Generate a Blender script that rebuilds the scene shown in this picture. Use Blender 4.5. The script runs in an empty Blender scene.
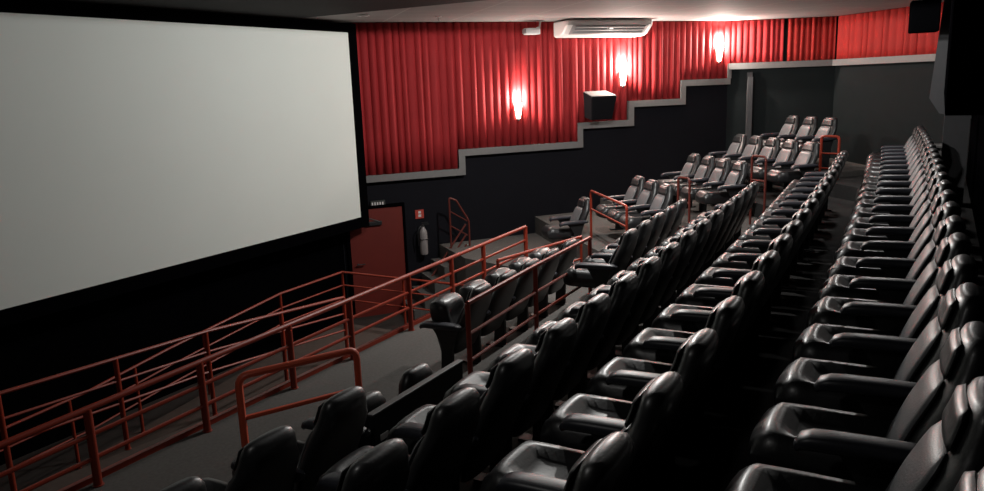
import bpy, bmesh, math, random
from mathutils import Vector, Matrix
random.seed(4)
C = bpy.context.scene.collection
PI = math.pi

# ------------------------------------------------------------------ materials
def mat(name, col, rough=.5, metal=0, spec=.5, noise=0, nscale=8, bump=0, bscale=200, emit=None, estr=0):
    m = bpy.data.materials.new(name); m.use_nodes = True
    nt = m.node_tree; b = nt.nodes['Principled BSDF']
    b.inputs['Base Color'].default_value = (*col, 1)
    b.inputs['Roughness'].default_value = rough
    b.inputs['Metallic'].default_value = metal
    b.inputs['Specular IOR Level'].default_value = spec
    tc = nt.nodes.new('ShaderNodeTexCoord')
    if noise:
        n = nt.nodes.new('ShaderNodeTexNoise'); n.inputs['Scale'].default_value = nscale; n.inputs['Detail'].default_value = 6
        r = nt.nodes.new('ShaderNodeMapRange'); r.inputs[3].default_value = 1 - noise; r.inputs[4].default_value = 1 + noise
        mx = nt.nodes.new('ShaderNodeVectorMath'); mx.operation = 'SCALE'; mx.inputs[0].default_value = col
        nt.links.new(tc.outputs['Object'], n.inputs['Vector']); nt.links.new(n.outputs[0], r.inputs[0])
        nt.links.new(r.outputs[0], mx.inputs['Scale']); nt.links.new(mx.outputs[0], b.inputs['Base Color'])
    if bump:
        n = nt.nodes.new('ShaderNodeTexNoise'); n.inputs['Scale'].default_value = bscale
        bp = nt.nodes.new('ShaderNodeBump'); bp.inputs['Strength'].default_value = bump; bp.inputs['Distance'].default_value = .004
        nt.links.new(tc.outputs['Object'], n.inputs['Vector']); nt.links.new(n.outputs[0], bp.inputs['Height']); nt.links.new(bp.outputs[0], b.inputs['Normal'])
    if emit:
        b.inputs['Emission Color'].default_value = (*emit, 1); b.inputs['Emission Strength'].default_value = estr
    return m

M = {}
M['leather'] = mat('black leather', (.015, .015, .0165), .45, spec=.5, noise=.2, bump=.25, bscale=60)
_b = M['leather'].node_tree.nodes['Principled BSDF']; _b.inputs['Coat Weight'].default_value = .35; _b.inputs['Coat Roughness'].default_value = .28
M['pad'] = mat('charcoal upholstery', (.15, .153, .16), .42, spec=.5, noise=.15, bump=.3, bscale=120)
M['shell'] = mat('black seat shell', (.009, .0095, .0105), .6, spec=.25, noise=.2)
M['arm'] = mat('slate black armrest', (.03, .031, .04), .42, spec=.5, noise=.1)
M['support'] = mat('black steel', (.012, .012, .013), .5)
M['red_rail'] = mat('red enamel rail', (.27, .03, .013), .42, spec=.45, noise=.12, nscale=5)
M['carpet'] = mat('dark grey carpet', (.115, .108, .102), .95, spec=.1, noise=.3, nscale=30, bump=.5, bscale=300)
M['lit_rail'] = mat('red rail brightened as lit', (.75, .115, .055), .45, spec=.4, noise=.1, nscale=5)  # rail red made brighter, the light on it put into the colour
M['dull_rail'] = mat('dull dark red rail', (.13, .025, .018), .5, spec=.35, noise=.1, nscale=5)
M['shaded_carpet'] = mat('carpet darkened for shade', (.035, .034, .034), .95, spec=.05, noise=.3, nscale=30, bump=.5, bscale=300)  # carpet coloured darker, shade between the upper rows painted in
M['low_floor'] = mat('dark floor', (.04, .033, .03), .8, spec=.2, noise=.3)
M['navy'] = mat('navy black wall paint', (.0085, .0083, .0115), .85, spec=.15, noise=.15, nscale=3)
M['black'] = mat('black wall paint', (.0016, .0016, .002), .95, spec=.0, noise=.2)
M['slate'] = mat('slate wall paint', (.013, .0165, .0175), .85, spec=.15, noise=.15, nscale=3)
M['grey_pier'] = mat('grey wall paint', (.07, .07, .074), .8, spec=.2, noise=.1)
M['trim'] = mat('light grey trim', (.19, .183, .18), .6, noise=.12, nscale=12)
M['screen'] = mat('white screen vinyl', (.67, .71, .68), .9, spec=.1, noise=.03, nscale=1)
M['mask'] = mat('black screen border cloth', (.0016, .0016, .002), .95, spec=0)
M['door'] = mat('red door paint', (.16, .016, .01), .55, noise=.15, nscale=3)
M['white'] = mat('white plastic', (.75, .73, .72), .45, noise=.05)
M['greyplastic'] = mat('grey plastic', (.3, .29, .29), .5, noise=.1)
M['speaker'] = mat('black speaker grille', (.006, .0057, .0075), .85, spec=.15, noise=.3, nscale=90)
M['chrome'] = mat('chrome', (.6, .6, .6), .25, metal=1, noise=.05)
M['ext'] = mat('extinguisher cylinder', (.28, .25, .245), .4, noise=.15)
M['signred'] = mat('red sign', (.5, .06, .04), .5, noise=.1)
M['signgrey'] = mat('dark sign plate', (.05, .055, .05), .5, noise=.2)
M['glass'] = mat('frosted lamp glass', (.9, .85, .78), .5, emit=(1, .8, .62), estr=14)
M['lens'] = mat('downlight lens', (.9, .9, .88), .5, emit=(1, .95, .9), estr=12)

def curtain_mat(name, col):
    return mat(name, col, .75, spec=.2, noise=.16, nscale=2.2, bump=.25, bscale=25)
M['curtain'] = curtain_mat('red curtain fabric', (.35, .025, .028))
M['curtain2'] = curtain_mat('bright red curtain fabric', (.36, .026, .022))

def ceiling_mat():
    m = mat('ceiling panels', (.2, .185, .18), .8, spec=.2)
    nt = m.node_tree; b = nt.nodes['Principled BSDF']
    tc = nt.nodes.new('ShaderNodeTexCoord'); mp = nt.nodes.new('ShaderNodeMapping')
    mp.inputs['Rotation'].default_value = (0, 0, math.radians(43))
    br = nt.nodes.new('ShaderNodeTexBrick'); br.offset = 0
    br.inputs['Scale'].default_value = 1
    br.inputs['Brick Width'].default_value = 1.25; br.inputs['Row Height'].default_value = .625
    br.inputs['Mortar Size'].default_value = .012
    br.inputs['Color1'].default_value = (.31, .30, .295, 1); br.inputs['Color2'].default_value = (.29, .28, .275, 1)
    br.inputs['Mortar'].default_value = (.42, .41, .40, 1)
    nt.links.new(tc.outputs['Object'], mp.inputs[0]); nt.links.new(mp.outputs[0], br.inputs[0]); nt.links.new(br.outputs[0], b.inputs['Base Color'])
    return m
M['ceiling'] = ceiling_mat()
M['unlit_ceiling'] = mat('ceiling darkened as unlit', (.012, .012, .0125), .8, spec=.15, noise=.2, nscale=2)  # ceiling tone with the lack of light put into the colour

# ------------------------------------------------------------------ mesh helpers
def add_box(bm, x0, x1, y0, y1, z0, z1, mtx=None, bev=0):
    r = bmesh.ops.create_cube(bm, size=1)
    vs = r['verts']
    for v in vs:
        v.co = Vector((x0 + (v.co.x + .5) * (x1 - x0), y0 + (v.co.y + .5) * (y1 - y0), z0 + (v.co.z + .5) * (z1 - z0)))
    if bev:
        es = list({e for v in vs for e in v.link_edges})
        rr = bmesh.ops.bevel(bm, geom=es, offset=bev, segments=2, affect='EDGES', profile=.5)
        vs = [v for v in {v for f in rr['faces'] for v in f.verts} | {v for v in vs if v.is_valid}]
    if mtx is not None:
        bmesh.ops.transform(bm, matrix=mtx, verts=[v for v in vs if v.is_valid])
    return vs

def loft(bm, rings, cap=True, closed=True):
    vr = [[bm.verts.new(p) for p in ring] for ring in rings]
    n = len(rings[0])
    for a, b in zip(vr, vr[1:]):
        for i in range(n if closed else n - 1):
            j = (i + 1) % n
            bm.faces.new((a[i], a[j], b[j], b[i]))
    if cap:
        bm.faces.new(list(reversed(vr[0]))); bm.faces.new(vr[-1])
    return vr

def tube(bm, pts, r, n=8):
    pts = [Vector(p) for p in pts]
    rings = []
    ref = None
    for i, p in enumerate(pts):
        if i == 0: t = pts[1] - p
        elif i == len(pts) - 1: t = p - pts[i - 1]
        else: t = (pts[i + 1] - p).normalized() + (p - pts[i - 1]).normalized()
        t.normalize()
        if ref is None:
            ref = Vector((0, 0, 1)) if abs(t.z) < .9 else Vector((1, 0, 0))
        a = (ref - t * ref.dot(t)).normalized(); ref = a
        b = t.cross(a)
        sc = 1
        if 0 < i < len(pts) - 1:
            d = (p - pts[i - 1]).normalized().dot(t); sc = 1 / max(d, .5)
        rings.append([p + (a * math.cos(2 * PI * k / n) + b * math.sin(2 * PI * k / n) * sc) * r for k in range(n)])
    loft(bm, rings)

def cyl(bm, p, q, r, n=16, r2=None):
    p, q = Vector(p), Vector(q)
    t = (q - p).normalized(); ref = Vector((0, 0, 1)) if abs(t.z) < .9 else Vector((1, 0, 0))
    a = (ref - t * ref.dot(t)).normalized(); b = t.cross(a)
    rr = [r, r if r2 is None else r2]
    loft(bm, [[c + (a * math.cos(2 * PI * k / n) + b * math.sin(2 * PI * k / n)) * s for k in range(n)] for c, s in zip((p, q), rr)])

def lathe(bm, prof, n=24, mtx=None):
    rings = [[Vector((r * math.cos(2 * PI * k / n), r * math.sin(2 * PI * k / n), z)) for k in range(n)] for r, z in prof]
    if mtx is not None: rings = [[mtx @ p for p in ring] for ring in rings]
    loft(bm, rings)

def prism(bm, poly, z0, z1):
    lo = [bm.verts.new((x, y, z0)) for x, y in poly]; hi = [bm.verts.new((x, y, z1)) for x, y in poly]
    n = len(poly)
    for i in range(n):
        j = (i + 1) % n; bm.faces.new((lo[i], lo[j], hi[j], hi[i]))
    bm.faces.new(list(reversed(lo))); bm.faces.new(hi)

def obj(name, bm, m, parent=None, smooth=False, loc=None):
    bmesh.ops.recalc_face_normals(bm, faces=bm.faces[:])
    me = bpy.data.meshes.new(name); bm.to_mesh(me); bm.free()
    me.materials.append(m)
    if smooth:
        for p in me.polygons: p.use_smooth = True
        me.set_sharp_from_angle(angle=math.radians(smooth if smooth is not True else 45))
    o = bpy.data.objects.new(name, me); C.objects.link(o)
    if parent is not None: o.parent = parent
    if loc is not None: o.location = loc
    return o

def thing(name, label, cat, loc=(0, 0, 0), rz=0, group=None):
    o = bpy.data.objects.new(name, None); C.objects.link(o)
    o.empty_display_size = .1
    o.location = loc; o.rotation_euler = (0, 0, rz); o['label'] = label; o['category'] = cat
    if group: o['group'] = group
    return o

def struct(name, bm, m, smooth=False, label=None, cat=None):
    o = obj(name, bm, m, None, smooth); o['kind'] = 'structure'
    if label: o['label'] = label
    if cat: o['category'] = cat
    return o

def B(): return bmesh.new()

# ------------------------------------------------------------------ room geometry (metres; X along the rows, +Y toward the screen)
ZC = 3.14           # ceiling
ZF = -2.35          # floor below the screen
W1a = Vector((11.0, 9.6)); W1b = Vector((17.96, 4.16)); W2b = Vector((18.84, 2.05)); W3b = Vector((16.3, -.5))
def wall(name, a, b, m, z0=ZF, z1=ZC, th=.2, label=None):
    a, b = Vector(a), Vector(b); d = (b - a).normalized(); n = Vector((-d.y, d.x))   # outward when the room is on the right
    bm = B(); prism(bm, [a - d * 0, b + d * 0, b + n * th, a + n * th], z0, z1)
    return struct(name, bm, m, label=label, cat='wall')

wall('wall_front', (-3, 9.6), W1a, M['black'], label='black wall behind and below the white screen')
wall('wall_side', W1a, W1b, M['navy'], label='dark navy side wall under the stepped red curtain')
wall('wall_corner', W1b, W2b, M['slate'], label='slate wall between the side wall and the rear wall')
wall('wall_rear', W2b, W3b, M['slate'], label='slate rear wall behind the topmost three seats')
wall('wall_back', W3b, (-3, -.5), M['black'], label='black wall behind the last long row of seats')
wall('wall_left', (-3, -.5), (-3, 9.6), M['black'], label='black wall closing the near end of the rows')
bm = B(); prism(bm, [(-3.3, -.8), (19.5, -.8), (19.5, 10), (-3.3, 10)], ZC, ZC + .2)
struct('ceiling', bm, M['ceiling'], label='low ceiling of square panels with pale joints', cat='ceiling')
bm = B(); prism(bm, [(-3.3, -.8), (19.5, -.8), (19.5, 10), (-3.3, 10)], ZF - .2, ZF)
struct('floor', bm, M['low_floor'], label='dark floor at the foot of the screen', cat='floor')

bm = B(); prism(bm, [(-3, -.5), (9.8, -.5), (9.8, 9.6), (-3, 9.6)], ZC - .02, ZC)  # thin dark sheet added where the ceiling gets little light
struct('ceiling_front', bm, M['unlit_ceiling'], label='ceiling part toward the screen, coloured dark as if unlit', cat='ceiling')

# seating tiers: slabs stacked like terraces; each front edge runs along X, then turns 43 degrees toward the screen
a43 = math.radians(43); ET = Vector((math.cos(a43), math.sin(a43))); ES = Vector((-math.sin(a43), math.cos(a43)))
def curve(x): return .002 * max(x, 0) ** 2
tier_z = [0, -.25, -.5, -.75, -1.1]
f_main = [.70, 1.67, 2.62, 3.74]
g_end = [-9.15, -7.6, -5.98, -4.45]
def inside_end():
    return [tuple(W1b), tuple(W2b), tuple(W3b), (-3, -.5)]
def tier_poly(k):
    if k == 4:
        return [(-3, 5.82), (11.2, 5.82), (11.6, 7.28), (12.49, 8.43)] + inside_end()
    front = []
    if k == 3: front += [(-3, 4.48), (5.9, 4.48)]
    x = -3 if k < 3 else 5.9
    while True:
        y = f_main[k] + curve(x)
        s = ES.x * x + ES.y * y
        if s < g_end[k]: break
        front.append((x, y)); x += .5
        if x > 18: break
    # last point exactly on the end line, then follow it to the side wall
    x0, y0 = front[-1]
    s0 = ES.x * x0 + ES.y * y0
    t = (s0 - g_end[k]) / .682
    front.append((x0 + t, f_main[k] + curve(x0 + t)))
    P = Vector(front[-1]); d = (W1b - W1a).normalized(); n = Vector((-d.y, d.x))
    u = (W1b - P).dot(n) / ET.dot(n)
    Q = P + ET * u
    front.append(tuple(Q))
    tail = inside_end()
    if (Q - W1a).dot(d) > (W1b - W1a).length:      # line leaves past the side wall's end: meet the corner wall instead
        d2 = (W2b - W1b).normalized(); n2 = Vector((-d2.y, d2.x))
        u = (W2b - P).dot(n2) / ET.dot(n2); front[-1] = tuple(P + ET * u); tail = tail[1:]
    return front + tail
POLY = [tier_poly(k) for k in range(5)]
zb = [-.25, -.5, -.75, -1.1, ZF]
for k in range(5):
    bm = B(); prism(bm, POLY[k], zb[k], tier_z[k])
    struct('floor_tier', bm, M['carpet' if k > 1 else 'shaded_carpet'], label='carpeted seating tier, step %d down from the back' % k, cat='floor')

# ------------------------------------------------------------------ screen
SY = 9.1
scr = thing('cinema_screen', 'huge blank white projection screen with black border at the front', 'screen', (4.0, SY, -.34))
bm = B(); add_box(bm, -6.4, 6.97, 0, .02, 0, 3.28)
obj('screen_surface', bm, M['screen'], scr)
bm = B()
add_box(bm, -6.6, 7.2, .0, .12, -.2, 0); add_box(bm, -6.6, 7.2, 0, .12, 3.28, 3.44)
add_box(bm, -6.6, -6.4, 0, .12, 0, 3.28); add_box(bm, 6.97, 7.2, 0, .12, 0, 3.28)
obj('border', bm, M['mask'], scr)
bm = B()
for x in (-5, -1.5, 2, 5.5):
    add_box(bm, x - .05, x + .05, .12, .5, 2.9, 3.0); add_box(bm, x - .05, x + .05, .12, .5, .2, .3)
obj('mounting_bracket', bm, M['mask'], scr)

# ------------------------------------------------------------------ stepped trim and curtains on the side wall
d1 = (W1b - W1a).normalized(); n1 = Vector((d1.y, -d1.x)); L1 = (W1b - W1a).length     # n1 points into the room
def w1(u, off, z): p = W1a + d1 * u + n1 * off; return Vector((p.x, p.y, z))
def ux(x): return (x - W1a.x) / d1.x
SU = [.35, ux(12.9), ux(14.96), ux(15.93), ux(16.96), L1 - .02]
SZ = [.31, .68, 1.06, 1.45, 1.84]
TOPZ = 2.16
def frame(a, d, n):          # local x along the wall, y into the room, z up
    return Matrix(((d.x, n.x, 0, a.x), (d.y, n.y, 0, a.y), (0, 0, 1, 0), (0, 0, 0, 1)))
F1 = frame(W1a, d1, n1)
bm = B()
TW = .065
for i in range(5):
    add_box(bm, SU[i] + (TW if i else 0), SU[i + 1] + TW * (i < 4), 0, .13, SZ[i] - TW, SZ[i] + TW, F1)
    if i < 4:
        add_box(bm, SU[i + 1] - TW, SU[i + 1] + TW, 0, .13, SZ[i] + TW, SZ[i + 1] + TW, F1)
add_box(bm, L1 - .1, L1 - .0, 0, .13, SZ[4] + TW, TOPZ + TW, F1)
struct('trim_1', bm, M['trim'], label='light grey trim climbing in steps under the red curtain', cat='trim')
d2 = (W2b - W1b).normalized(); n2 = Vector((d2.y, -d2.x)); L2 = (W2b - W1b).length; F2 = frame(W1b, d2, n2)
d3 = (W3b - W2b).normalized(); n3 = Vector((d3.y, -d3.x)); L3 = (W3b - W2b).length; F3 = frame(W2b, d3, n3)
bm = B(); add_box(bm, 0, L2, 0, .17, TOPZ - TW, TOPZ + TW, F2)
struct('trim_2', bm, M['trim'], label='level grey trim on the corner wall', cat='trim')
bm = B(); add_box(bm, 0, 2.95, 0, .17, TOPZ - TW, TOPZ + TW, F3)
struct('trim_3', bm, M['trim'], label='level grey trim on the rear wall', cat='trim')
bm = B(); add_box(bm, .42, .52, 0, .16, .0, 1.92, F2); add_box(bm, .42, .52, 0, .10, 1.92, 2.02, F2)
struct('trim_4', bm, M['grey_pier'], label='narrow grey upright on the corner wall', cat='trim')

def curtain(name, label, Fm, u0, u1, zbot, pitch, amp, m, off=.09, seed=1):
    rnd = random.Random(seed)
    # pleat phase with irregular widths
    edges = [u0]
    while edges[-1] < u1: edges.append(edges[-1] + pitch * rnd.uniform(.78, 1.25))
    amps = [amp * rnd.uniform(.65, 1.15) for _ in edges]
    bm = B(); cols = []
    per = 12
    us = []
    for i in range(len(edges) - 1):
        for k in range(per):
            us.append((edges[i] + (edges[i + 1] - edges[i]) * k / per, i, k / per))
    us = [t for t in us if t[0] <= u1]
    ext = []
    for j, t in enumerate(us): ext.append(t)
    vs = []
    for (u, i, ph) in ext:
        zb_ = zbot(u)
        prof = (math.sin(PI * ph) ** .8)                # round pleat with a tight valley
        wob = .012 * math.sin(i * 2.4)
        col = []
        for kz in range(5):
            f = kz / 4
            z = zb_ + (ZC - .01 - zb_) * f
            a = amps[i] * (1 - .15 * f)
            p = Fm @ Vector((u + wob * (1 - f), off - .03 + a * prof, z)); col.append(bm.verts.new(p))
        vs.append(col)
    for a, b in zip(vs, vs[1:]):
        for k in range(4): bm.faces.new((a[k], b[k], b[k + 1], a[k + 1]))
    o = obj(name, bm, m, None, 70)
    md = o.modifiers.new('thickness', 'SOLIDIFY'); md.thickness = .008; md.offset = 0
    o['label'] = label; o['category'] = 'curtain'
    return o
def z1bot(u):
    for i in range(5):
        if u < SU[i + 1] - (TW if i < 4 else 0) * 0: return SZ[i] + TW + .005
    return SZ[4] + TW + .005
def z1b(u):
    for i in range(5):
        if u < SU[i + 1] + (.0): return SZ[i] + TW + .004
    return SZ[4] + TW + .004
def z1safe(u):      # hold the higher hem just before each step so the cloth clears the trim
    return max(z1b(u), z1b(u + .075))
curtain('pleated_curtain', 'long dark red pleated curtain above the stepped trim', F1, .42, L1 - .02, z1safe, .15, .06, M['curtain'], seed=3)
curtain('pleated_curtain', 'short red pleated curtain panel just right of the upper lamp', F2, .03, 1.15, lambda u: TOPZ + TW + .004, .12, .05, M['curtain'], seed=5)
curtain('pleated_curtain', 'brighter red curtain panel in the far corner, right of the dark gap', F2, 1.24, L2 - .05, lambda u: TOPZ + TW + .004, .12, .05, M['curtain2'], seed=8)
curtain('pleated_curtain', 'wide flat orange red curtain on the rear wall behind the hanging speaker', F3, .1, 2.95, lambda u: TOPZ + TW + .004, .19, .04, M['curtain2'], seed=9)

# ------------------------------------------------------------------ wall fittings
def sconce(u, z, label, power=1):
    t = thing('wall_sconce', label, 'lamp', w1(u, .15, z), math.atan2(d1.y, d1.x), 'wall sconces on the curtain')
    # local: x along wall, -y into the room
    bm = B(); add_box(bm, -.04, .04, .05, .07, -.16, .02, bev=.006); add_box(bm, -.012, .012, -.03, .06, -.13, -.11)
    obj('bracket', bm, M['chrome'], t)
    bm = B(); lathe(bm, [(.028, -.14), (.04, -.12), (.06, 0), (.085, .16), (.08, .16), (.055, 0), (.03, -.115)], 24)
    obj('glass_shade', bm, M['glass'], t, True)
    bm = B(); lathe(bm, [(.02, -.19), (.03, -.17), (.03, -.14), (.02, -.13)], 16)
    obj('base_cap', bm, M['chrome'], t, True)
    l = bpy.data.lights.new('sconce_bulb', 'POINT'); l.energy = SCONCE * power; l.color = (1, .9, .8); l.shadow_soft_size = .05
    o = bpy.data.objects.new('sconce_bulb', l); C.objects.link(o); o.parent = t; o.location = (0, -.05, .27)
SCONCE = 210
sconce(ux(13.86), 1.42, 'glowing cone glass wall lamp low on the curtain, nearest the screen', .45)
sconce(ux(15.76), 1.98, 'glowing cone glass wall lamp beside the black box speaker')
sconce(ux(17.68), 2.42, 'glowing cone glass wall lamp at the top step of the trim')

# air conditioner
ac = thing('air_conditioner', 'long white ceiling air conditioner in front of the red curtain', 'air conditioner', w1(ux(15.25), .13, ZC), math.atan2(d1.y, d1.x))
def ac_ring(x, s=1):   # profile in local (y: into room is -y, z down)
    pr = [(-.01, -.02), (-.62, -.02), (-.66, -.06), (-.64, -.12), (-.44, -.29), (-.32, -.325), (-.04, -.325), (-.01, -.30)]
    cy, cz = -.33, -.16
    return [Vector((x, cy + (y - cy) * s, cz + (z - cz) * s)) for y, z in pr]
bm = B(); loft(bm, [ac_ring(-.86), ac_ring(.86)]); obj('casing', bm, M['white'], ac)
for s in (-1, 1):
    bm = B(); rg = [ac_ring(s * .862, 1.0), ac_ring(s * .9, 1.0), ac_ring(s * .95, .93), ac_ring(s * .975, .8)]
    loft(bm, rg); obj('end_cap', bm, M['white'], ac)
bm = B()
rot = Matrix.Translation((0, -.54, -.205)) @ Matrix.Rotation(math.atan2(-.17, .20), 4, 'X')
add_box(bm, -.85, .85, -.13, .12, -.012, -.002, rot); obj('front_grille', bm, M['greyplastic'], ac)
bm = B()
for k in range(3):
    y = -.09 + .08 * k
    add_box(bm, -.78, .78, y - .006, y + .012, -.03, -.013, rot)
obj('louver', bm, M['greyplastic'], ac)
bm = B(); add_box(bm, -.03, .05, -.09, -.05, -.04, -.013, rot); obj('indicator', bm, M['white'], ac)

# security camera / lamp box near the ceiling
cam_t = thing('security_camera', 'small white box camera on a bracket above the first wall lamp', 'camera', w1(ux(14.1), .2, ZC), math.atan2(d1.y, d1.x))
bm = B(); add_box(bm, -.17, .12, -.16, .02, -.26, -.14, bev=.015); obj('body', bm, M['white'], cam_t, True)
bm = B(); add_box(bm, -.2, -.165, -.13, -.01, -.24, -.16); obj('lens', bm, M['greyplastic'], cam_t)
bm = B(); tube(bm, [(.08, -.06, -.14), (.15, -.06, -.12), (.16, -.06, -.02)], .018); add_box(bm, .1, .22, -.12, 0, -.02, -.001); obj('bracket', bm, M['white'], cam_t, True)

# box speaker on the curtain
sp = thing('wall_speaker', 'black box loudspeaker tilted down on the side wall curtain', 'speaker', w1(ux(15.22), .14, 1.18), math.atan2(d1.y, d1.x))
tilt = Matrix.Rotation(math.radians(9), 4, 'X')
bm = B()
pts = []
fr = [(-.29, -.02), (.29, -.02)]
lo = [Vector((-.24, -.02, .05)), Vector((.24, -.02, .05)), Vector((.24, -.3, 0)), Vector((-.24, -.3, 0))]
hi = [Vector((-.27, -.02, .56)), Vector((.27, -.02, .56)), Vector((.29, -.40, .46)), Vector((-.29, -.40, .46))]
loft(bm, [lo, hi]); obj('cabinet', bm, M['speaker'], sp)
bm = B()
n_ = Vector((0, -.015, 0))
loft(bm, [[Vector((-.22, -.305, .03)), Vector((.22, -.305, .03)), Vector((.265, -.398, .44)), Vector((-.265, -.398, .44))],
          [Vector((-.22, -.32, .03)), Vector((.22, -.32, .03)), Vector((.265, -.412, .44)), Vector((-.265, -.412, .44))]])
obj('grille', bm, M['speaker'], sp)
bm = B(); loft(bm, [[Vector((-.26, -.03, .56)), Vector((.26, -.03, .56)), Vector((.275, -.39, .468)), Vector((-.275, -.39, .468))], [Vector((-.26, -.03, .572)), Vector((.26, -.03, .572)), Vector((.275, -.39, .48)), Vector((-.275, -.39, .48))]]); obj('top_panel', bm, M['trim'], sp)
bm = B(); add_box(bm, -.05, .05, -.02, .1, .2, .35); obj('bracket', bm, M['support'], sp)

# hanging loudspeaker at the right
hs = thing('hanging_speaker', 'large black loudspeaker hung from the ceiling at top right', 'speaker', (15.3, .33, ZC), math.radians(-85))
bm = B(); add_box(bm, -.22, .22, -.2, .2, -.58, -.06, bev=.025); obj('cabinet', bm, M['mask'], hs, True)
bm = B(); add_box(bm, -.2, .2, -.215, -.201, -.55, -.09); obj('grille', bm, M['mask'], hs)
bm = B(); add_box(bm, -.04, .04, -.04, .04, -.06, -.001); obj('hanger', bm, M['support'], hs)

# piers at the right
bm = B()
x0 = 15.6
prof = [(.17, 1.46), (-.0, 1.2), (-.48, 1.1), (-.48, ZC), (.06, ZC)]
a = [bm.verts.new((x0, y, z)) for y, z in prof]; b = [bm.verts.new((x0 + .35, y, z)) for y, z in prof]
n = len(prof)
for i in range(n): bm.faces.new((a[i], a[(i + 1) % n], b[(i + 1) % n], b[i]))
bm.faces.new(a); bm.faces.new(b)
struct('wall_pier', bm, M['grey_pier'], label='grey hanging pier with slanted foot beside the black wall', cat='wall')
bm = B(); add_box(bm, 13.0, 13.3, -.39, -.07, 0, 1.3)
struct('wall_stub', bm, M['grey_pier'], label='low grey wall stub behind the last row of seats', cat='wall')
bm = B(); add_box(bm, 15.0, 15.4, -.2, .05, 0, .66, bev=.01); add_box(bm, 14.97, 15.43, -.22, .07, .66, .7, bev=.006)  # pale box added to stand for a lit patch of the rear aisle
o = obj('lit_patch_box', bm, M['trim'], None); o['label'] = 'pale low box added for the lit aisle behind the far end of the last row'; o['category'] = 'cabinet'
# black wall soffit above the back row
bm = B(); add_box(bm, 8, 15.5, -.5, -.045, 1.56, ZC)
struct('trim_5', bm, M['black'], label='black boxing along the back wall above the last row', cat='trim')

# door, exit sign, extinguisher on the side wall
dr = bpy.data.objects.new('door_1', None); C.objects.link(dr); dr['kind'] = 'structure'; dr['label'] = 'red exit door below the right end of the screen'; dr['category'] = 'door'
dr.matrix_world = Matrix.Translation((0, 0, 0)) @ F1
ud0, ud1 = ux(11.1), ux(11.92)
bm = B(); add_box(bm, ud0, ud1, .01, .055, ZF, -.26); obj('door_leaf', bm, M['door'], dr)
bm = B(); add_box(bm, ud0 - .07, ud0, .0, .07, ZF, -.2); add_box(bm, ud1, ud1 + .05, 0, .07, ZF, -.2); add_box(bm, ud0, ud1, 0, .07, -.26, -.2); obj('door_frame', bm, M['black'], dr)
bm = B(); add_box(bm, ud0 + .3, ud0 + .62, .055, .11, -.58, -.5, bev=.01); tube(bm, [(ud0 + .55, .1, -.5), (ud0 + .35, .2, -.42), (ud0 + .2, .08, -.36)], .012); obj('door_closer', bm, M['support'], dr)
bm = B(); cyl(bm, (ud0 + .12, .055, -1.3), (ud0 + .12, .12, -1.3), .014); cyl(bm, (ud0 + .08, .12, -1.3), (ud0 + .24, .12, -1.3), .012); obj('door_handle', bm, M['support'], dr)

sg = thing('exit_sign', 'small dark sign with pale marks above the red door', 'sign', w1(ux(11.55), .0, -.17), math.atan2(d1.y, d1.x))
bm = B(); add_box(bm, -.13, .15, -.05, -.005, -.07, .05); obj('sign_plate', bm, M['signgrey'], sg)
bm = B()
for x in (-.1, -.05, .0, .05, .1): add_box(bm, x - .012, x + .014, -.055, -.05, -.03 + .01 * math.sin(x * 60), .025)
obj('sign_mark', bm, M['white'], sg)

es = thing('safety_sign', 'small red and white sign above the fire extinguisher', 'sign', w1(ux(12.2), .0, -.46), math.atan2(d1.y, d1.x))
bm = B(); add_box(bm, -.085, .085, -.02, -.003, -.085, .085); obj('sign_plate', bm, M['signred'], es)
bm = B(); add_box(bm, -.025, .025, -.024, -.02, .015, .06); add_box(bm, -.03, .03, -.024, -.02, -.055, -.005); obj('sign_mark', bm, M['white'], es)
ex = thing('fire_extinguisher', 'pale fire extinguisher hanging on the dark side wall beside the red door', 'fire extinguisher', w1(ux(12.21), .15, -1.24), math.atan2(d1.y, d1.x))
bm = B(); lathe(bm, [(.045, 0), (.07, .01), (.077, .04), (.077, .42), (.066, .48), (.033, .53), (.028, .55)], 20); obj('cylinder', bm, M['ext'], ex, True)
bm = B(); cyl(bm, (0, 0, .54), (0, 0, .59), .025); add_box(bm, -.02, .12, -.012, .012, .585, .605); add_box(bm, -.02, .11, -.012, .012, .62, .635); obj('valve', bm, M['support'], ex)
bm = B(); tube(bm, [(-.02, 0, .57), (-.08, -.03, .55), (-.115, -.03, .45), (-.11, -.02, .25), (-.1, -.02, .18)], .012); obj('hose', bm, M['support'], ex, True)
bm = B(); add_box(bm, -.079, .079, -.08, .0, .3, .315); add_box(bm, -.03, .03, .08, .145, .3, .45); obj('wall_hook', bm, M['support'], ex)

# small ceiling fittings
for k, (x, y, lab) in enumerate([(10.3, 8.2, 'small round ceiling downlight fitting near the top right corner of the screen')]):
    t = thing('ceiling_spotlight', lab, 'lamp', (x, y, ZC))
    bm = B(); lathe(bm, [(.09, -.001), (.1, -.02), (.06, -.03), (.055, -.005)], 20); obj('trim_ring', bm, M['white'], t, True)
    bm = B(); lathe(bm, [(.05, -.004), (.05, -.008)], 16); obj('lamp_lens', bm, M['greyplastic'], t)
t = thing('ceiling_sprinkler', 'tiny white sprinkler head on the ceiling before the curtain', 'sprinkler', (11.6, 7.6, ZC))
bm = B(); lathe(bm, [(.05, -.001), (.05, -.012), (.012, -.014), (.012, -.06), (.03, -.062), (.03, -.068), (.01, -.07)], 14); obj('sprinkler_head', bm, M['white'], t)

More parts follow.
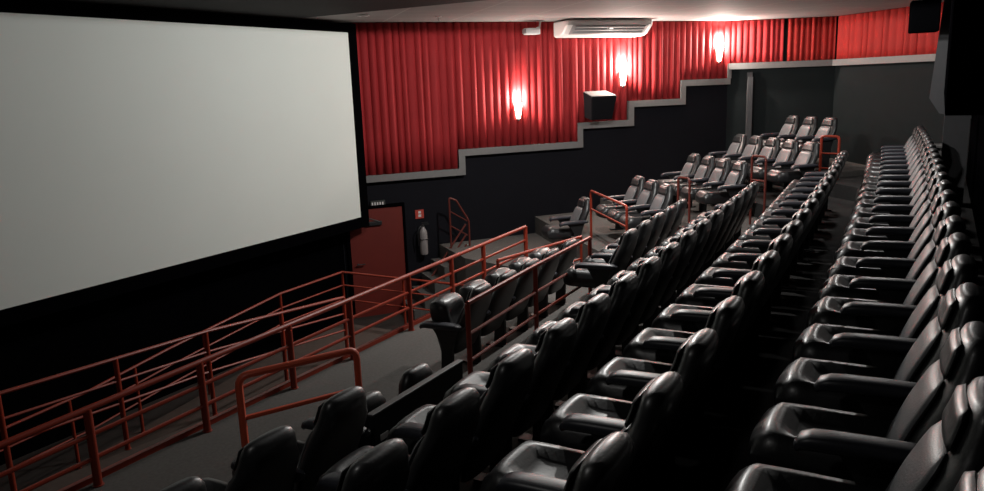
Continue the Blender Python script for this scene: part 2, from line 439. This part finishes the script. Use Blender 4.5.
# ------------------------------------------------------------------ lights in the ceiling
def downlight(x, y, power, col, label, size=.16, spot=150):
    t = thing('recessed_downlight', label, 'lamp', (x, y, ZC))
    bm = B(); lathe(bm, [(size, -.001), (size, -.05), (size - .015, -.05), (size - .02, -.004)], 28); obj('trim_ring', bm, M['white'], t, True)
    bm = B(); lathe(bm, [(size - .03, -.052), (size - .03, -.06), (size - .05, -.075), (.02, -.085)], 28); obj('lamp_lens', bm, M['lens'], t, True)
    l = bpy.data.lights.new('downlight_bulb', 'SPOT'); l.energy = power; l.color = col; l.shadow_soft_size = .1
    l.spot_size = math.radians(spot); l.spot_blend = .02
    o = bpy.data.objects.new('downlight_bulb', l); C.objects.link(o); o.parent = t; o.location = (0, 0, -.11)
WHT = (1, .985, .95)
LIGHTS = [
 (8.4, 4.9, 160, WHT, 'round ceiling downlight over the middle of the rows', .16, 180),
 (10.2, 4.1, 570, WHT, 'round ceiling downlight over the end block of seats', .16, 180),
 (13.6, 1.05, 160, WHT, 'round ceiling downlight near the rear corner', .16, 180),
 (1.8, 2.6, 22, WHT, 'round ceiling downlight over the near end of the rows', .16, 180),
]
for a in LIGHTS: downlight(*a)

# ------------------------------------------------------------------ railings
def corner(pts, r=.07, n=4):
    pts = [Vector(p) for p in pts]; out = [pts[0]]
    for a, b, c in zip(pts, pts[1:], pts[2:]):
        u = (a - b).normalized(); v = (c - b).normalized()
        rr = min(r, (a - b).length * .45, (c - b).length * .45)
        p, q = b + u * rr, b + v * rr
        for k in range(n + 1):
            t = k / n; out.append(p * (1 - t) ** 2 + b * 2 * t * (1 - t) + q * t * t)
    out.append(pts[-1]); return out
def railing(label, top, posts, drops, r=.022, rp=.024, name='handrail', hoop=False, m=None):
    m = m or M['red_rail']
    """top: 3D points of the top bar; posts: list of (x, y, ztop, zbottom); drops: depths of the lower bars"""
    x, y, z0 = posts[0][0], posts[0][1], posts[0][3]
    o = thing(name, label, 'railing', (x, y, z0), 0, 'red railings')
    off = Vector((x, y, z0))
    T = [Vector(p) - off for p in top]
    if hoop:
        ends = [Vector((posts[0][0], posts[0][1], posts[0][3])) - off] + T + [Vector((posts[-1][0], posts[-1][1], posts[-1][3])) - off]
        bm = B(); tube(bm, corner(ends), r); obj('hoop_frame', bm, m, o, True)
        inner = posts[1:-1]
    else:
        bm = B(); tube(bm, T, r); obj('top_bar', bm, m, o, True); inner = posts
    for dz in drops:
        bm = B(); tube(bm, [p - Vector((0, 0, dz)) for p in T], r * .72); obj('lower_bar', bm, m, o, True)
    for (px, py, zt, zb_) in inner:
        bm = B(); p = Vector((px, py, 0)) - Vector((x, y, 0))
        cyl(bm, (p.x, p.y, zt - z0), (p.x, p.y, zb_ - z0 + .002), rp, 10)
        cyl(bm, (p.x, p.y, zb_ - z0 + .001), (p.x, p.y, zb_ - z0 + .009), rp * 1.35, 10)
        obj('post', bm, m, o, True)
    return o
# guard rail on the far edge of the grey walkway
YG = 5.72
gx = [1.2, 2.3, 3.37, 4.47, 5.61, 6.58, 7.74, 8.75, 9.63, 11.0]
gz = lambda x: -.44 + (x - 3.37) * .0155
railing('long red railing along the outer edge of the grey walkway', [(0.2, YG, gz(0.2)), (11.0, YG, gz(11))],
        [(x, YG, gz(x), -1.1) for x in gx], [.22, .42], r=.028, rp=.034)
bm = B(); add_box(bm, -3, 11.1, 5.80, 5.85, -1.16, -1.05)
o = obj('walkway_kerb', bm, M['red_rail']); o['label'] = 'red painted edge strip along the grey walkway'; o['category'] = 'kerb'
# ramp, switchback: upper run and lower run
def ramp(name, y0, y1, pts, m, lab):
    bm = B(); n = len(pts)
    top0 = [bm.verts.new((x, y0, z)) for x, z in pts]; top1 = [bm.verts.new((x, y1, z)) for x, z in pts]
    b0 = [bm.verts.new((x, y0, ZF)) for x, z in pts]; b1 = [bm.verts.new((x, y1, ZF)) for x, z in pts]
    for i in range(n - 1):
        bm.faces.new((top0[i], top0[i + 1], top1[i + 1], top1[i])); bm.faces.new((b0[i], b1[i], b1[i + 1], b0[i + 1]))
        bm.faces.new((b0[i], b0[i + 1], top0[i + 1], top0[i])); bm.faces.new((b1[i], top1[i], top1[i + 1], b1[i + 1]))
    bm.faces.new((b0[0], top0[0], top1[0], b1[0])); bm.faces.new((b0[-1], b1[-1], top1[-1], top0[-1]))
    return struct(name, bm, m, label=lab, cat='ramp')
M['ramp'] = mat('brown grey ramp floor', (.075, .055, .047), .85, spec=.2, noise=.3, nscale=14)
ramp('floor_ramp_upper', 5.87, 7.08, [(-3, -1.35), (2.8, -1.5), (8.05, -1.85), (9.5, -1.85)], M['ramp'], 'upper access ramp run beside the walkway')
ramp('floor_ramp_lower', 7.12, 8.4, [(-2, ZF + .01), (3.3, ZF + .03), (8.05, -1.85), (9.5, -1.85)], M['ramp'], 'lower access ramp run under the screen')
m1 = [(0.0, -.40), (3.43, -.57), (5.7, -.68), (8.05, -.89)]
def lin(pts, x):
    for (a, za), (b, zb_) in zip(pts, pts[1:]):
        if x <= b: return za + (zb_ - za) * (x - a) / (b - a)
    return pts[-1][1]
rz1 = [(-3, -1.35), (2.8, -1.5), (8.05, -1.85), (9.5, -1.85)]
railing('red railing between the two ramp runs, falling gently to the right', [(x, 7.1, z) for x, z in m1],
        [(x, 7.1, lin(m1, x), lin(rz1, x) ) for x in (.0, 1.1, 2.25, 3.4, 4.55, 5.68, 6.85, 8.05)], [.24, .48], r=.02, rp=.026)
m2 = [(0.0, -1.42), (3.94, -1.39), (4.93, -1.33), (6.03, -1.18), (8.03, -.96), (9.43, -.95)]
rz2 = [(-2, ZF + .01), (3.3, ZF + .03), (8.05, -1.85), (9.5, -1.85)]
railing('red railing of the lowest ramp run, nearest the screen', [(x, 8.3, z) for x, z in m2] + [(9.46, 5.95, -.95)],
        [(x, 8.3, lin(m2, x), lin(rz2, x)) for x in (0.3, 1.4, 2.5, 3.6, 4.7, 5.55, 6.6, 8.03, 9.43)] + [(9.46, 7.1, -.95, -1.85), (9.46, 5.95, -.95, -1.85)], [.22, .46], r=.018, rp=.02)
# short rail in front of the nearest seats, colour brightened in place of light
railing('short red railing coloured brighter as if lit, in front of the nearest three seats', [(3.36, 3.93, .13), (4.12, 3.55, .13)],
        [(3.36, 3.93, .13, -.75), (4.12, 3.55, .13, -.75)], [.3], r=.026, rp=.028, hoop=True, m=M['lit_rail'])
# rail above the lower seats
railing('red railing on the tier edge behind the small lower row of seats', [(5.84, 3.66, .0), (7.4, 3.74, .0), (9.05, 3.78, .0)],
        [(5.84, 3.66, .0, -.75), (7.4, 3.74, .0, -.75), (9.05, 3.78, 0, -.75)], [.3, .56], r=.024, rp=.026)
railing('red railing in front of the small lower row of seats', [(9.0, 5.12, -.4), (10.9, 4.7, -.4)],
        [(9.0, 5.12, -.4, -1.1), (10.9, 4.7, -.4, -1.1)], [.35], r=.024, rp=.022)
# aisle rails
railing('red hoop railing at the aisle below the middle seats of the end block', [(12.42, 5.16, .1), (11.0, 3.99, .1)],
        [(12.42, 5.16, .1, -.75), (11.0, 3.99, .1, -.75)], [.32], r=.022, rp=.022, hoop=True)
railing('dull red hoop railing at the aisle end of the fourth row', [(12.1, 3.53, .42), (11.97, 3.31, .42)],
        [(12.1, 3.53, .42, -.75), (11.97, 3.31, .42, -.75)], [.4], r=.02, hoop=True, m=M['dull_rail'])
railing('dull red hoop railing at the aisle end of the third row', [(13.28, 2.64, .66), (13.08, 2.38, .66)],
        [(13.28, 2.64, .66, -.5), (13.08, 2.38, .66, -.5)], [.4], r=.02, hoop=True, m=M['dull_rail'])
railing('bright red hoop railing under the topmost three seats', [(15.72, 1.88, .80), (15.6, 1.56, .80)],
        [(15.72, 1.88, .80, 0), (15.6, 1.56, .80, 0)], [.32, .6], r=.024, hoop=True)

# steep stair and its rail by the side wall
for k in range(4):
    u1_ = ux(12.49) - .21 * k - .01
    bm = B(); add_box(bm, u1_ - .21, u1_, .12, .95, ZF, -1.1 - .25 * (k + 1), F1)
    struct('floor_step', bm, M['carpet'], label='dark step %d down from the landing by the side wall' % (k + 1), cat='step')
F1o = lambda u, off, z: w1(u, off, z)
st = thing('stair_rail', 'tall narrow red stair railing against the dark side wall', 'railing', w1(ux(12.25), .5, -1.1), 0, 'red railings')
def wpt(x, z, off=.5): return w1(ux(x) + 0, off, z) - st.location
def upt(px, z, off=.5): # px is world X measured on the plane half a metre off the wall
    p = W1a + n1 * off; u = (px - p.x) / d1.x
    return w1(u, off, z) - st.location
st.location = w1(ux(12.25) + .39, .5, -1.1)
bm = B(); tube(bm, corner([upt(12.25, -1.1), upt(12.25, -.12), upt(12.36, -.18), upt(12.55, -.60), upt(12.55, -1.1)], .04), .018); obj('hoop_frame', bm, M['dull_rail'], st, True)
for z in (-.38, -.66):
    bm = B(); tube(bm, [upt(12.25, z), upt(12.52, z - .22)], .013); obj('lower_bar', bm, M['dull_rail'], st, True)
for k, dz in enumerate((0, -.25, -.5)):
    bm = B(); tube(bm, [upt(12.5, -.66 + dz * .8), upt(11.85, -1.72 + dz)], .018); obj('sloping_bar', bm, M['dull_rail'], st, True)
bm = B(); cyl(bm, upt(11.85, -1.72), upt(11.85, ZF + .002), .02); obj('post', bm, M['dull_rail'], st, True)

# ------------------------------------------------------------------ cinema seats
def sel(n, a, b, e=2.6):      # superellipse outline, n points
    out = []
    for k in range(n):
        t = 2 * PI * k / n; c, s = math.cos(t), math.sin(t)
        out.append((a * math.copysign(abs(c) ** (2 / e), c), b * math.copysign(abs(s) ** (2 / e), s)))
    return out
BACK = [(.28, .30, .22, .05), (.36, .275, .25, .065), (.50, .225, .262, .075), (.64, .165, .262, .078), (.74, .12, .255, .075), (.80, .095, .245, .072),
        (.85, .077, .215, .07), (.90, .06, .195, .07), (.95, .05, .182, .066), (.985, .047, .158, .05), (1.0, .047, .12, .024)]
def back_at(z):
    for a, b in zip(BACK, BACK[1:]):
        if z <= b[0]:
            f = (z - a[0]) / (b[0] - a[0]); return [a[i] + (b[i] - a[i]) * f for i in range(4)]
    return list(BACK[-1])
def back_mesh():
    bm = B(); rings = []
    for (z, y, w, t) in BACK:
        rings.append([Vector((px, y + py - .12 * (px * px), z)) for px, py in sel(28, w, t)])
    loft(bm, rings); return bm
def panel_mesh(z0, z1, wf, out, n=9):
    """padded panel lying on the front of the backrest"""
    bm = B(); rings = []
    zs = [z0 + (z1 - z0) * k / n for k in range(n + 1)]
    for k, z in enumerate(zs):
        _, y, w, t = back_at(z)
        e = min(1, k / n * 6 + .25, (n - k) / n * 6 + .25)
        rings.append([Vector((px, y + t + out * .35 * e + py * e - .12 * px * px, z)) for px, py in sel(20, w * wf * (.8 + .2 * e), out, 3)])
    loft(bm, rings); return bm
def cushion_mesh():
    bm = B(); rings = []
    nx, ny = 14, 16
    x0, x1, y0, y1 = -.238, .238, .26, .86
    def top(u, v):     # u,v in -1..1
        ez = 1 - abs(u) ** 6; ev = 1 - (abs(v) ** 6 if v > 0 else abs(v) ** 10)
        rim = max(.06 * math.exp(-((abs(u) - .74) / .2) ** 2), .065 * math.exp(-((v - .68) / .24) ** 2))
        return .42 + .05 * min(ez, 1) * max(ev, 0) ** .7 + rim * max(ez, 0) ** .5 * max(ev, 0) ** .5
    grid = []
    for j in range(ny + 1):
        v = -1 + 2 * j / ny; v = math.sin(v * PI / 2) if abs(v) > .0 else 0
        row = []
        for i in range(nx + 1):
            u = -1 + 2 * i / nx; u = math.sin(u * PI / 2)
            # round the front corners in plan
            w = 1 - .16 * max(0, (v - .55) / .45) ** 2
            row.append(bm.verts.new(((x0 + x1) / 2 + u * w * (x1 - x0) / 2, (y0 + y1) / 2 + v * (y1 - y0) / 2 - .03 * u * u * max(0, v), top(u, v))))
        grid.append(row)
    for j in range(ny):
        for i in range(nx): bm.faces.new((grid[j][i], grid[j][i + 1], grid[j + 1][i + 1], grid[j + 1][i]))
    # skirt and bottom
    loop = [grid[0][i] for i in range(nx + 1)] + [grid[j][nx] for j in range(1, ny + 1)] + [grid[ny][i] for i in range(nx - 1, -1, -1)] + [grid[j][0] for j in range(ny - 1, 0, -1)]
    prev = loop
    for (dz, s) in ((.36, 1.0), (.33, .97), (.31, .9)):
        new = [bm.verts.new((v.co.x * s, .52 + (v.co.y - .52) * s, dz)) for v in loop]
        for k in range(len(loop)):
            q = (k + 1) % len(loop); bm.faces.new((prev[k], new[k], new[q], prev[q]))
        prev = new
    bm.faces.new(prev); return bm
AX = .29
def arm_mesh(x):
    bm = B(); rings = []
    path = [(.12, .60, .040, .014), (.14, .602, .056, .026), (.20, .604, .062, .032), (.36, .602, .064, .034), (.50, .598, .064, .034), (.575, .594, .062, .033),
            (.61, .584, .056, .029), (.627, .565, .046, .02), (.63, .55, .032, .01)]
    for k, (y, z, w, t) in enumerate(path):
        if k == 0: d = Vector((0, path[1][0] - y, path[1][1] - z))
        elif k == len(path) - 1: d = Vector((0, y - path[k - 1][0], z - path[k - 1][1]))
        else: d = Vector((0, path[k + 1][0] - path[k - 1][0], path[k + 1][1] - path[k - 1][1]))
        d.normalize(); nrm = Vector((0, -d.z, d.y))
        rings.append([Vector((x + px, y, z)) + nrm * py for px, py in sel(14, w, t, 2.8)])
    loft(bm, rings); return bm
def support_mesh(x):
    bm = B()
    prof = [(.18, .59), (.50, .59), (.45, .52), (.38, .40), (.40, .02), (.26, .02), (.25, .36)]
    a = [bm.verts.new((x - .022, y, z)) for y, z in prof]; b = [bm.verts.new((x + .022, y, z)) for y, z in prof]
    n = len(prof)
    for i in range(n): bm.faces.new((a[i], a[(i + 1) % n], b[(i + 1) % n], b[i]))
    bm.faces.new(a); bm.faces.new(b)
    add_box(bm, x - .05, x + .05, .2, .5, 0.001, .022)
    return bm

def make_seat():
    t = thing('cinema_chair', 'chair', 'chair')
    obj('backrest', back_mesh(), M['leather'], t, 60)
    obj('back_pad', panel_mesh(.42, .825, .70, .022), M['pad'], t, 60)
    obj('headrest', panel_mesh(.835, .97, .76, .016, 7), M['leather'], t, 60)
    obj('seat_cushion', cushion_mesh(), M['leather'], t, 60)
    obj('armrest', arm_mesh(AX), M['arm'], t, 60)
    obj('leg', support_mesh(AX), M['support'], t)
    bm = B(); cyl(bm, (-.27, .33, .34), (.27, .33, .34), .02, 10); obj('seat_hinge', bm, M['support'], t, True)
    return t
proto = make_seat()
end_arm = obj('armrest', arm_mesh(-AX), M['arm'], proto, 60); end_leg = obj('leg', support_mesh(-AX), M['support'], proto)
parts = list(proto.children)
used = False
def place(x, y, z, rz, label, group, end=False, sx=1, tip=False):
    """a seat at its back-top ground point; `end` keeps the second armrest"""
    r = proto.copy(); C.objects.link(r)
    r.location = (x, y, z); r.rotation_euler = (0, 0, rz); r.scale = (sx, 1, 1)
    r['label'] = label; r['group'] = group
    for p in parts:
        if p in (end_arm, end_leg) and not end: continue
        c = p.copy(); C.objects.link(c); c.parent = r
        if tip and p.name.startswith('seat_cushion'):      # spring seat folded up against the back
            m_ = Matrix.Translation((0, .42, .36)) @ Matrix.Rotation(math.radians(74), 4, 'X') @ Matrix.Translation((0, -.36, -.36))
            c.matrix_local = m_
    return r
ORD = 'last second third fourth fifth sixth seventh eighth ninth tenth eleventh twelfth thirteenth fourteenth fifteenth sixteenth seventeenth eighteenth nineteenth twentieth twenty-first twenty-second twenty-third twenty-fourth'.split()
def row(x0, pitch, n, y0, z, where, group, tip=False):
    # X grows away from the camera; the far seat is counted first
    for i in range(n):
        x = x0 + pitch * i; far = n - 1 - i
        y = y0 + curve(x); rz = math.atan(.004 * x)
        lab = ('farthest black leather seat in %s' % where) if far == 0 else 'black seat %s from the far end of %s' % (ORD[far], where)
        place(x, y, z, rz, lab, group, end=(i == 0), sx=min(pitch / .625, 1.1), tip=tip)
row(1.42, .64, 23, -.26, 0, 'the last row', 'seats of the last row')
row(1.66, .645, 19, .85, -.25, 'the row before last', 'seats of the second row from the back')
row(1.70, .63, 16, 1.88, -.5, 'the third row from the back', 'seats of the third row from the back')
row(2.02, .6, 3, 2.83, -.75, 'the trio behind the short bright railing', 'seats behind the short red railing')
row(8.5, .6, 5, 2.84, -.75, 'the far part of the fourth row', 'seats at the far part of the fourth row')
row(6.78, .625, 5, 3.93, -1.1, 'the small row below the red railing', 'seats of the small lower row', True)

def end_row(p, q, n, z, where, group):
    p, q = Vector(p), Vector(q)          # p farthest (by the side wall), q nearest the aisle
    for i in range(n):
        c = p + (q - p) * (i / max(n - 1, 1)) if n > 1 else p
        names = {1: ['only'], 3: ['left', 'middle', 'right'], 4: ['leftmost', 'second from left', 'third from left', 'rightmost'], 5: ['leftmost', 'second from left', 'middle', 'fourth from left', 'rightmost']}[n]
        lab = ('single dark high-backed seat at the foot of the end block') if n == 1 else 'grey high-backed seat, %s of %s' % (names[i], where)
        place(c.x, c.y, z, a43, lab, group, end=(i == n - 1), sx=min(1.05, ((q - p).length / max(n - 1, 1)) / .625) if n > 1 else 1)
def spread(mid, n, pitch):
    m = Vector(mid); return m + ET * pitch * (n - 1) / 2, m - ET * pitch * (n - 1) / 2
end_row((17.50, 2.62), (16.65, 1.80), 3, .1, 'the topmost three below the rear wall', 'seats of the top row in the end block')
end_row((16.90, 3.56), (15.10, 1.92), 5, -.25, 'five in the end block\'s second row down', 'seats of the second row in the end block')
end_row(*spread((14.55, 3.48), 4, .56), 4, -.5, 'four in the end block\'s third row down', 'seats of the third row in the end block')
end_row((13.42, 4.58), (12.52, 3.79), 3, -.75, 'three in the end block\'s lowest full row', 'seats of the lowest row in the end block')
end_row((12.95, 5.44), (12.95, 5.44), 1, -1.1, '', 'seat at the foot of the end block')
for p in parts: bpy.data.objects.remove(p)
bpy.data.objects.remove(proto)

# plinth under the top row of the end block
bm = B()
P0 = Vector((18.1, 3.3)); P1 = Vector((16.2, 1.38))
prism(bm, [P0 + ES * .5, P1 + ES * .55, P1 - ES * .75, Vector((18.55, 2.0)), Vector((18.6, 2.6))], 0, .1)
struct('floor_plinth', bm, M['carpet'], label='low plinth under the topmost three seats', cat='floor')

M['rim'] = mat('dark grey rim', (.09, .088, .085), .5)
# low divider panel with two stubby upholstered pads behind it
dp = thing('divider_panel', 'low black divider panel with grey rim beside the short red railing', 'panel', (4.05, 3.0, -.75))
bm = B(); add_box(bm, -.48, .6, -.02, .02, 0, .69, bev=.006); obj('panel', bm, M['shell'], dp)
bm = B(); add_box(bm, -.49, .61, -.026, .026, .69, .705, bev=.005); obj('rim', bm, M['rim'], dp)
bm = B(); add_box(bm, -.42, -.34, -.026, -.0205, .50, .54); obj('number_plate', bm, M['white'], dp)
for k, (x, lab) in enumerate(((3.80, 'dark rounded seat pad behind the divider panel, nearer the short railing'), (4.38, 'dark rounded seat pad behind the divider panel, farther from the short railing'))):
    t = thing('folded_chair', lab, 'chair', (x, 3.08, -.75), 0, 'folded seats behind the divider')
    bm = B(); loft(bm, [[Vector((px, .14 + py, z)) for px, py in sel(20, w, d)] for z, w, d in ((.20, .16, .04), (.25, .2, .06), (.5, .2, .07), (.62, .18, .07), (.69, .13, .05), (.705, .08, .02))])
    obj('seat_cushion', bm, M['leather'], t, 60)
    bm = B(); add_box(bm, -.15, .15, .1, .18, .17, .22); add_box(bm, -.03, .03, .06, .2, 0.03, .18); add_box(bm, -.12, .12, .0, .28, .001, .03); obj('pedestal', bm, M['support'], t)

# ------------------------------------------------------------------ world, camera
w = bpy.data.worlds.new('World'); bpy.context.scene.world = w; w.use_nodes = True
w.node_tree.nodes['Background'].inputs[0].default_value = (0, 0, 0, 1)
f = 774.; pit = math.atan(162 / f); rol = math.radians(2.06); hd = math.radians(30.03)
h = Vector((math.cos(hd), math.sin(hd), 0)); R0 = Vector((math.sin(hd), -math.cos(hd), 0)); Z = Vector((0, 0, 1))
Fw = h * math.cos(pit) - Z * math.sin(pit); U0 = Z * math.cos(pit) + h * math.sin(pit)
R = R0 * math.cos(rol) - U0 * math.sin(rol); U = R0 * math.sin(rol) + U0 * math.cos(rol)
cd = bpy.data.cameras.new('Camera'); cam = bpy.data.objects.new('Camera', cd); C.objects.link(cam)
cam.matrix_world = Matrix(((R.x, U.x, -Fw.x, 0), (R.y, U.y, -Fw.y, 0), (R.z, U.z, -Fw.z, 1.98), (0, 0, 0, 1)))
cd.sensor_width = 36; cd.lens = 36 * f / 984; cd.clip_start = .02
sc = bpy.context.scene; sc.camera = cam
vs = sc.view_settings; vs.view_transform = 'Standard'; vs.look = 'None'; vs.gamma = 1; vs.exposure = 0
vs.use_curve_mapping = False
